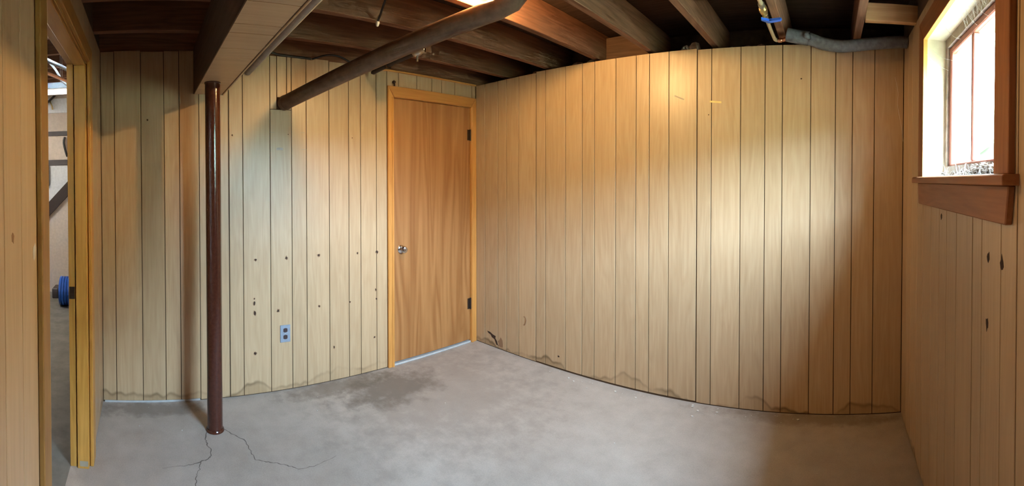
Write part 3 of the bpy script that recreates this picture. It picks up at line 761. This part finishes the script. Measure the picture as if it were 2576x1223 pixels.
# window wall
for y, z, w_, h_ in ((1.661, 1.262, .020, .026), (1.134, 1.19, .020, .034), (1.036, 1.19, .022, .040), (1.141, 1.00, .018, .036)):
    blot(wall_right, y, z, w_, h_, 'hole', 'C', 'nail_hole', t=.0008)
blot(wall_near, -1.075, 1.222, .030, .045, 'chip', 'L', 'paint_chip'); blot(wall_near, -0.895, 1.278, .016, .020, 'torn', 'L', 'nail_hole')

# grit along the back wall
bm = bmesh.new()
for k in range(42):
    x = random.triangular(-2.2, 0.3, -1.35); y = YB - .02 - abs(random.gauss(0, .05)); s = random.choice((.002, .003, .004, .007))
    r = bmesh.ops.create_icosphere(bm, subdivisions=1, radius=s)
    bmesh.ops.transform(bm, matrix=Matrix.Translation((x, y, s * .4)) @ Matrix.Diagonal((1.4, 1, .5, 1)), verts=r['verts'])
for k in range(40):
    x = random.uniform(-2.7, .2); y = random.uniform(-.2, 2.5); s = random.choice((.002, .003, .004))
    r = bmesh.ops.create_icosphere(bm, subdivisions=1, radius=s)
    bmesh.ops.transform(bm, matrix=Matrix.Translation((x, y, s * .4)) @ Matrix.Diagonal((1.4, 1, .5, 1)), verts=r['verts'])
tag(from_bm('plaster_crumbs', bm, 'chip'), 'scattered pale plaster crumbs on the concrete floor', 'debris', kind='stuff')

# ================================================================== THE ROOM BEYOND THE DOORWAY
FX = -5.5
wf = box('wall_far', (FX - .08, FX, -2.9, -.40, 0, 2.62), 'wallbeige'); tag(wf, 'beige wall of the room beyond the doorway', 'wall', kind='structure')
box('white_board', (FX, FX + .012, -2.8, -.42, 2.285, 2.47), 'wallwhite', wf, .002)
box('white_board', (FX, FX + .010, -2.8, -.42, 0.95, 1.612), 'wallwhite', wf, .002)
box('rail', (FX, FX + .02, -2.8, -.42, 1.990, 2.047), 'trimdark', wf, .002)
box('rail', (FX, FX + .024, -2.8, -.42, 1.612, 1.682), 'trimdark', wf, .002)
we = boxes('wall_end', [(-5.6, 0.60, -2.98, -2.9, 0, 2.62), (0.60, 0.68, -2.98, -.40, 0, 2.62), (-5.6, XA - .10, -.40, -.32, 0, 2.62)], 'wallbeige'); tag(we, 'plain side walls of the room beyond the doorway', 'wall', kind='structure')
cf = box('ceiling_far', (-5.6, 0.70, -2.98, -.40, 2.62, 2.66), 'subfloor'); tag(cf, 'dark boards over the room beyond the doorway', 'ceiling', kind='structure')
for k in range(14):
    x = -5.2 + k * .41
    box('joist', (x - .02, x + .02, -2.9, -.41, 2.46, 2.62), 'joist', cf, .002)
stc = empty('staircase', (FX + .2, -1.1, 0)); tag(stc, 'dark slanting stair stringer seen through the doorway', 'stairs')
prism('stringer', [(-2.10, 0.22), (-0.62, 1.785), (-0.62, 1.60), (-1.93, 0.22)], 'x', FX + .10, FX + .14, 'stringer', stc, .002)
prism('skirt_wall', [(-1.95, 0.0), (-1.95, 0.20), (-0.62, 1.60), (-0.62, 0.0)], 'x', FX + .06, FX + .10, 'wallbeige', stc)
for k in range(7):
    y = -1.96 + k * .205; z = 0.21 + k * .215
    box('tread', (FX + .012, FX + .058, y, y + .22, z + .06, z + .09), 'stringer', stc, .002)
hr = box('handrail_bracket', (FX + .012, FX + .05, -1.28, -1.245, 1.345, 1.612), 'trimdark', wf, .002)
prism('brace', [(-1.40, 2.30), (-1.37, 2.30), (-1.14, 2.50), (-1.17, 2.50)], 'x', FX + .03, FX + .06, 'stringer', wf)
tube('wall_hook', smooth_path([(FX + .012, -1.225, 2.45), (FX + .04, -1.21, 2.41), (FX + .05, -1.19, 2.37), (FX + .03, -1.185, 2.33)], 3), .010, 'brass', wf, 8)
tube('wall_strap', smooth_path([(FX + .03, -1.03, 1.97), (FX + .03, -1.045, 1.90), (FX + .03, -1.02, 1.78), (FX + .03, -1.00, 1.72)], 3), .014, 'black', wf, 8)
# blue ribbed roll on the floor
br_ = empty('blue_roll', (-4.85, -0.90, 0)); tag(br_, 'blue ribbed roll standing on the floor beyond the doorway', 'roll')
prof_ = []
for k in range(6):
    a = k * .031
    prof_ += [(a, .152), (a + .004, .162), (a + .025, .162), (a + .029, .152)]
lathe('rib_body', (-4.85, -0.985, .162), (-.05, 1, 0), [(0, .05)] + prof_ + [(.186, .05)], 'blue2', br_, 32)
lathe('core', (-4.85, -0.992, .162), (-.05, 1, 0), [(0, .05), (.20, .05)], 'black', br_, 16)
bb = box('black_crate', (-5.30, -5.10, -1.14, -1.06, 0, .12), 'trimdark', None, .01); tag(bb, 'low black box behind the blue roll', 'box')
# pipes and shop light overhead
cp = tube('copper_pipe', [(-1.7, -1.07, 2.15), (-2.81, -.705, 2.15), (-3.12, -.607, 2.15), (-3.44, -.505, 2.15)], .0125, 'copper', None, 12); tag(cp, 'shiny copper pipe beyond the doorway', 'pipe')
cp = tube('steel_pipe', [(-1.6, -1.05, 2.21), (-2.72, -.684, 2.21), (-3.02, -.587, 2.21), (-3.44, -.455, 2.21)], .014, 'gray_pipe', None, 12); tag(cp, 'grey pipe above the copper one beyond the doorway', 'pipe')
cp = tube('conduit', smooth_path([(-3.35, -.74, 2.33), (-3.35, -.70, 2.28), (-3.40, -.655, 2.20), (-3.45, -.62, 2.17)], 4), .009, 'white', None, 10); tag(cp, 'bent white conduit dropping to the shop light', 'conduit')
sl = empty('shop_light', (-3.58, -.65, 2.16)); tag(sl, 'white shop light fixture hung beyond the doorway', 'lamp')
prism('housing', [(-3.66, 2.165), (-3.50, 2.165), (-3.54, 2.225), (-3.62, 2.225)], 'y', -.855, -.43, 'white', sl, .003)
m = plain('tube_glow', (1, 1, 1), .5, emit=((1.0, .95, .86), 1.2)); M['tube_glow'] = m
for x in (-3.61, -3.55):
    tube('lamp_tube', [(x, -.84, 2.150), (x, -.44, 2.150)], .013, 'tube_glow', sl, 10)
for x in (-3.62, -3.54):
    tube('hanger', [(x, -.70, 2.225), (x, -.70, 2.46)], .002, 'steel', sl, 6)
# second shop light further along the room
sl2 = empty('shop_light', (-4.3, -1.9, 2.2)); tag(sl2, 'shop light fixture further back in the next room', 'lamp')
prism('housing', [(-2.00, 2.265), (-1.80, 2.265), (-1.86, 2.33), (-1.94, 2.33)], 'x', -4.9, -3.7, 'white', sl2, .003)
M['tube_glow2'] = plain('tube_glow_bright', (1, 1, 1), .5, emit=((1.0, .95, .86), 60.0))
for y in (-1.93, -1.87):
    tube('lamp_tube', [(-4.88, y, 2.248), (-3.72, y, 2.248)], .013, 'tube_glow2', sl2, 10)
for x in (-4.7, -3.9):
    tube('hanger', [(x, -1.90, 2.33), (x, -1.90, 2.46)], .002, 'steel', sl2, 6)
